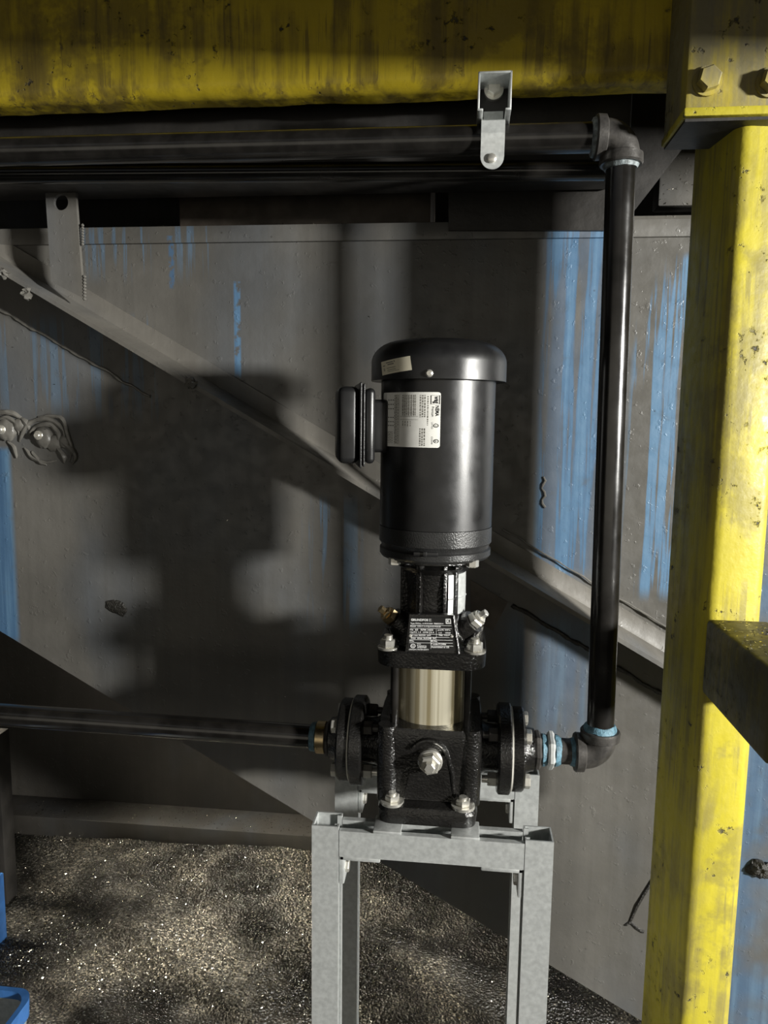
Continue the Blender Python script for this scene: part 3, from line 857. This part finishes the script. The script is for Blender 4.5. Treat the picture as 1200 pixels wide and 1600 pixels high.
m = MB(); m.lathe([(.0205, .0395), (.0235, .040), (.0215, .046)], ce, (-1, 0, 0), 28); m.jitter(.0022, 80); m.build('sealant', M['seal'], e1)
# upper elbow
xt = at(968, 300, 0).x; ztp = at(850, 217, 0).z
ct = V((xt, 0, ztp))
e2 = elbow('pipe_elbow', ct, (-1, 0, 0), (0, 0, -1), 'dark iron elbow at the top of the upright pipe')
m = MB(); m.lathe([(.0215, .039), (.0255, .0395), (.0235, .045)], ct, (0, 0, -1), 28); m.jitter(.002, 80)
m.lathe([(.0215, .039), (.0275, .0395), (.0265, .043), (.0215, .045)], ct, (-1, 0, 0), 28); m.build('sealant', M['pale'], e2)
m = MB(); m.cyl(ct-V((0, 0, .036)), ce+V((0, 0, .036)), .0211, 40)
tag(m.build('pipe', M['pipe']), 'glossy black upright pipe between the two elbows', 'pipe')
ptl = at(-40, 228, 0)
m = MB(); m.cyl(ct-V((.036, 0, 0)), V((-1.1, 0, ztp+.003)), .0211, 40)
tag(m.build('pipe', M['pipe']), 'black horizontal pipe under the yellow beam', 'pipe')
# left fittings
m = MB(); m.hexn((-.1665, 0, zfl), (-.174, 0, zfl), .030, .2); m.cyl((-.173, 0, zfl), (-.18, 0, zfl), .024)
tag(m.build('hex_bushing', M['malle']), 'hexagonal bushing screwed into the left pump flange', 'bushing')
m = MB(); m.lathe([(.0215, .174), (.0265, .175), (.0265, .189), (.0215, .192)], zc, (-1, 0, 0), 28)
u = tag(m.build('coupling', M['brass']), 'brownish collar with blue sealant at the end of the left pipe', 'coupling')
m = MB(); m.lathe([(.0213, .190), (.0245, .191), (.0235, .199), (.0213, .2)], zc, (-1, 0, 0), 28); m.jitter(.0015, 80); m.build('sealant', M['seal'], u)
pl = at(0, 1138, 0)
m = MB(); m.cyl((-.18, 0, zfl), (-1.15, 0, zfl+.012), .0195, 36)
tag(m.build('pipe', M['pipe']), 'black horizontal pipe entering the pump from the left', 'pipe')

# ------------------------------------------------------------ pipe hanger
Yh = -.035
pc = at(770, 217, Yh)
hx = at(771, 190, -.03).x
hang = thing('pipe_hanger', (hx, -.02, at(770, 262, -.03).z), 'zinc strap hanger holding the upper pipe to the yellow beam', 'pipe hanger')
zA = at(770, 113, -.05).z; zB2 = at(770, 172, -.05).z
m = MB(); w2 = .0235; tt = .003; ya, yb2 = -.055, .028
m.bb((hx-w2, ya, zA-tt), (hx+w2, yb2, zA), .001); m.bb((hx-w2, ya, zB2), (hx-w2+tt, yb2, zA), .001); m.bb((hx+w2-tt, ya, zB2), (hx+w2, yb2, zA), .001)
m.bb((hx-w2, ya, zB2-.002), (hx-w2+.008, yb2, zB2+.001), .0008); m.bb((hx+w2-.008, ya, zB2-.002), (hx+w2, yb2, zB2+.001), .0008)
m.build('channel_piece', M['galv'], hang); m = MB(); m.bb((hx-w2+tt, yb2-.005, zB2+.004), (hx+w2-tt, yb2-.001, zA-tt)); m.build('shade_back', M['dark'], hang); m = MB(); m.bb((hx-w2+tt, -.003, zB2+.01), (hx+w2-tt, .0, zA-tt)); m.build('shade_inner', M['dark'], hang)  # the two dark plates paint the shade inside the channel
m = MB(); zn = at(770, 130, -.03).z
m.cyl((hx, -.003, zn), (hx, -.010, zn), .014, 24); m.hexn((hx, -.008, zn), (hx, -.020, zn), .0105, .5); m.build('hex_nut', M['zinc'], hang)
m = MB(); sw = .017
zS = at(770, 188, -.03).z; zE = at(770, 262, -.03).z
path = [(-.012, zB2+.012), (-.016, zS+.006), (-.0235, ztp+.018), (-.0265, ztp), (-.0235, ztp-.017), (-.021, ztp-.024), (-.021, zE+.018)]
for i in range(len(path)-1):
    (y0_, z0_), (y1_, z1_) = path[i], path[i+1]
    wa = .017 if i > 0 else .014
    m.rings([[V((hx-wa, y0_-.0025, z0_)), V((hx+wa, y0_-.0025, z0_)), V((hx+wa, y0_, z0_)), V((hx-wa, y0_, z0_))],
             [V((hx-wa, y1_-.0025, z1_)), V((hx+wa, y1_-.0025, z1_)), V((hx+wa, y1_, z1_)), V((hx-wa, y1_, z1_))]])
poly = [V((hx+.017*math.cos(PI+PI*k/14), -.021, zE+.018+.018*math.sin(PI+PI*k/14))) for k in range(15)]
m.prism(poly, (0, -.0025, 0))
m.build('strap', M['galv'], hang)
m = MB(); m.lathe([(.007, 0), (.0065, .003), (.004, .0045)], (hx-.001, -.0235, zE+.015), (0, -1, 0), 18); m.build('screw', M['zinc'], hang)

# ------------------------------------------------------------ grease-smeared bolts and marks on the wall
def smear(cpx, cpy, strokes, label, blobs):
    c = at(cpx, cpy, YW)
    t_ = thing('greased_bolt', (c.x, YW, c.z-.03), label, 'bolt')
    m = MB()
    for pts in strokes:
        P = [at(x, y, YW-.002) for x, y in pts]; Q = []
        for i in range(len(P)-1):
            p0_, p1_, p2_, p3_ = P[max(i-1, 0)], P[i], P[i+1], P[min(i+2, len(P)-1)]
            for k in range(6):
                t = k/6; Q.append(.5*((2*p1_)+(-p0_+p2_)*t+(2*p0_-5*p1_+4*p2_-p3_)*t*t+(-p0_+3*p1_-3*p2_+p3_)*t**3))
        Q.append(P[-1]); n_ = len(Q)
        m.tube(Q, [.0012+.0050*math.sin(PI*min(1, .08+i/n_))*(.8+.4*noise.noise(Q[i]*60)) for i in range(n_)], 8)
    for (x, y, r_, hgt) in blobs:
        p = at(x, y, YW); n0 = 24; rs = []
        for j in range(7):
            f = j/6; rr = r_*math.cos(f*PI/2*.9)
            rs.append([p+V((rr*math.cos(2*PI*k/n0)*(1+.22*noise.noise(V((k*.5, j*.3, x)))), -hgt*math.sin(f*PI/2), rr*math.sin(2*PI*k/n0)*(1+.3*noise.noise(V((k*.6, j*.4, y)))))) for k in range(n0)])
        m.rings(rs)
    m.jitter(.0022, 70)
    m.build('grease_smear', M['grease'], t_)
    return t_, c
t1, c1_ = smear(67, 680, [[(30, 690), (45, 662), (75, 655), (98, 672), (100, 695)], [(38, 700), (52, 715), (70, 722), (88, 720)], [(60, 652), (95, 652), (104, 675), (112, 700), (108, 720)],
    [(96, 690), (110, 700), (118, 714), (112, 726)], [(45, 680), (58, 665), (82, 665), (92, 684), (80, 700)], [(50, 705), (62, 720), (74, 727)], [(88, 700), (100, 712), (100, 724)]],
    'greased bolt in a swirl of grey grease, right of two on the left wall', [(68, 684, .022, .012), (84, 692, .018, .006), (100, 690, .014, .005)])
t2, c2_ = smear(8, 671, [[(-20, 690), (-10, 650), (15, 645), (34, 655), (38, 675)], [(12, 690), (22, 700), (26, 716)], [(-10, 660), (8, 652), (26, 662), (30, 680)], [(30, 652), (42, 660), (44, 672)]],
    'greased bolt in a swirl of grey grease, cut by the left picture edge', [(10, 672, .024, .012), (30, 664, .014, .007)])
for t_, c in ((t1, at(65, 680, YW)), (t2, at(7, 671, YW))):
    m = MB(); m.cyl((c.x, YW-.009, c.z), (c.x, YW-.020, c.z), .0062, 16, .001); m.cyl((c.x, YW-.008, c.z), (c.x, YW-.013, c.z), .010, 16, .001); m.build('bolt_head', M['zinc'], t_)
def scab(px, py, rx, rz_, h_, label, mat='rough', ang=0, name='residue_patch', Y=YW, seed=0):
    p = at(px, py, Y); m = MB(); n0 = 28; rs = []
    for j in range(7):
        f = j/6; rr = math.cos(f*PI/2*.92)
        ring = []
        for k in range(n0):
            a_ = 2*PI*k/n0; q = 1+.35*noise.noise(V((math.cos(a_)*1.6+seed, math.sin(a_)*1.6, j*.25)))
            u, v = rx*rr*q*math.cos(a_), rz_*rr*q*math.sin(a_)
            ring.append(p+V((u*math.cos(ang)-v*math.sin(ang), -h_*math.sin(f*PI/2), u*math.sin(ang)+v*math.cos(ang))))
        rs.append(ring)
    m.rings(rs); m.jitter(h_*.35, 160)
    return tag(m.build(name, M[mat]), label, 'residue')
scab(184, 950, .026, .014, .004, 'oval black scab of residue on the left of the plate wall', ang=-.45)
scab(1187, 1356, .024, .020, .016, 'spiky black clump of grease on the wall right of the column', seed=5)
m = MB()
for pts in ([(1020, 1375), (1008, 1395), (996, 1415), (985, 1440)], [(985, 1440), (995, 1450), (1006, 1456)], [(978, 1446), (986, 1440)]):
    P = [at(x, y, YW-.001) for x, y in pts]; m.tube([P[0].lerp(P[-1], 0)]+P[1:], .0032, 7)
m.jitter(.002, 90)
tag(m.build('residue_streak', M['rough']), 'hooked black streak of residue low on the wall beside the column', 'residue')
m = MB()
P = [at(849+3*math.sin(i*1.7), 745+i*6, YW-.001) for i in range(9)]; m.tube(P, [.0018+.0012*abs(math.sin(i*2.1)) for i in range(9)], 7)
tag(m.build('residue_streak', M['grease']), 'short lumpy drip of residue on the blue streaks', 'residue')
scab(300, 598, .008, .012, .02, 'small grease lump hanging from the brace left of the motor', 'grease', name='grease_lump', Y=YW-.085, seed=2)
scab(45, 460, .007, .011, .02, 'small grease lump under the brace below the lug', 'grease', name='grease_lump', Y=YW-.085, seed=3)
scab(8, 428, .008, .009, .02, 'small grease lump on the brace at the left picture edge', 'grease', name='grease_lump', Y=YW-.085, seed=4)
# old rectangular scar behind the pump head
m = MB(); m.prism(flat([wp(735, 905), wp(793, 940), wp(770, 985), wp(735, 965)], YW-.0005), (0, -.003, 0)); m.jitter(.002, 60)
tag(m.build('wall_patch', M['brown']), 'rusty brown patch on the wall behind the pump head', 'patch')

# ------------------------------------------------------------ left edge things
m = MB(); Yv = .55
p = at(2, 1250, Yv); m.bb((p.x-.06, Yv, 0), (p.x, Yv+.05, at(0, 1150, Yv).z), .004)
tag(m.build('steel_upright', M['dark']), 'grey steel upright at the lower left picture edge', 'upright')
m = MB(); Yv2 = .42
p = at(-3, 1430, Yv2); m.bb((p.x-.05, Yv2, at(0, 1478, Yv2).z), (p.x+.001, Yv2+.03, at(0, 1375, Yv2).z), .003)
tag(m.build('blue_bar', M['blue']), 'bright blue painted bar end at the lower left picture edge', 'bar')
# blue rimmed bin in the corner
zr_ = .30; e0 = atz(28, 1582, zr_)
bin_ = thing('steel_bin', (e0.x-.15, e0.y-.1, 0), 'grey bin with a blue rim in the bottom left corner', 'bin')
cx_, cy_ = e0.x-.155, e0.y-.13
m = MB(); m.loft([(0, .15, .17, .03), (zr_-.002, .155, .175, .03), (zr_-.002, .152, .172, .028), (.01, .147, .167, .028)], cx_, cy_, 8); m.build('bin_body', M['galv'], bin_)
m = MB()
rs = []
for z_, o_ in ((zr_-.03, .158), (zr_+.002, .159), (zr_+.002, .150), (zr_-.01, .150), (zr_-.03, .158)):
    ring = []
    for (sx, sy, a0) in ((1, 1, 0), (-1, 1, PI/2), (-1, -1, PI), (1, -1, 1.5*PI)):
        for k in range(8):
            a_ = a0+PI/2*k/7; r_ = .03; ring.append(V((cx_+sx*(o_-r_)+r_*math.cos(a_), cy_+sy*(o_+.02-r_)+r_*math.sin(a_), z_)))
    rs.append(ring)
m.rings(rs, cap=False); m.build('rim', M['blue'], bin_)

# ------------------------------------------------------------ metal chips (uncountable)
def chip(m, p, s, flatn=None):
    R_ = Matrix.Rotation(random.uniform(0, 6.28), 3, random.choice('XYZ')) @ Matrix.Rotation(random.uniform(0, 6.28), 3, 'Z')
    l, w_ = s*random.uniform(.6, 1.6), s*random.uniform(.25, .6); b_ = s*random.uniform(-.5, .5)
    q = [V((-l, -w_, 0)), V((-l, w_, 0)), V((0, w_, b_)), V((l, w_*.6, 0)), V((l, -w_*.6, 0)), V((0, -w_, b_))]
    v = [m.bm.verts.new(p+R_ @ x) for x in q]
    m.bm.faces.new((v[0], v[1], v[2], v[5])); m.bm.faces.new((v[5], v[2], v[3], v[4]))
random.seed(11)
m = MB(); c = 0
while c < 20000:
    x = random.uniform(-1.35, .75); y = random.uniform(.28, YR-.12)
    dens = .5+.9*noise.noise(V((x*2.6, y*4, 5)))+.35*math.exp(-((x+.45)/.4)**2)
    if x > .0: dens *= .5
    if random.random() > dens: continue
    chip(m, V((x, y, floor_h(x, y)+.0012)), random.uniform(.0009, .0032)); c += 1
for _ in range(900):
    x = random.uniform(-1.3, .2); chip(m, V((x, YR-.12+random.uniform(.0, .1), zl1+.0015)), random.uniform(.0008, .0022))
tag(m.build('floor_chips', M['chips'], ang=10), 'glittering metal chips scattered over the oily floor', 'metal chips', kind='stuff')
m = MB()
for _ in range(220):
    px = random.uniform(0, 1180); py = random.uniform(360, 1560)
    if (py-913) > (px+120)*.6: continue
    chip(m, at(px, py, YW-.0015), random.uniform(.0005, .0016))
for _ in range(150): chip(m, at(random.uniform(790, 1080), 347+random.uniform(-2, 2), YW-.003), random.uniform(.0008, .002))
for _ in range(40): chip(m, at(random.uniform(130, 560), 351+random.uniform(-2, 2), YW-.003), random.uniform(.0006, .0016))
tag(m.build('wall_chips', M['chips'], ang=10), 'tiny bright metal chips stuck to the plate wall', 'metal chips', kind='stuff')
m = MB()
for _ in range(160): chip(m, V((random.uniform(at(985, 340, .32).x, at(1100, 340, .32).x), random.uniform(.32, .42), top+.0135)), random.uniform(.001, .0025))
for _ in range(60): chip(m, at(random.uniform(1030, 1100), random.uniform(255, 318), Yq-.001), random.uniform(.0008, .0018))
for _ in range(130): chip(m, V((pt.x+random.uniform(.005, .085), random.uniform(-.25, ry), pt.z+.001)), random.uniform(.0008, .0024))
tag(m.build('ledge_chips', M['chips'], ang=10), 'bright metal chips lying on the ledge and the yellow rail', 'metal chips', kind='stuff')
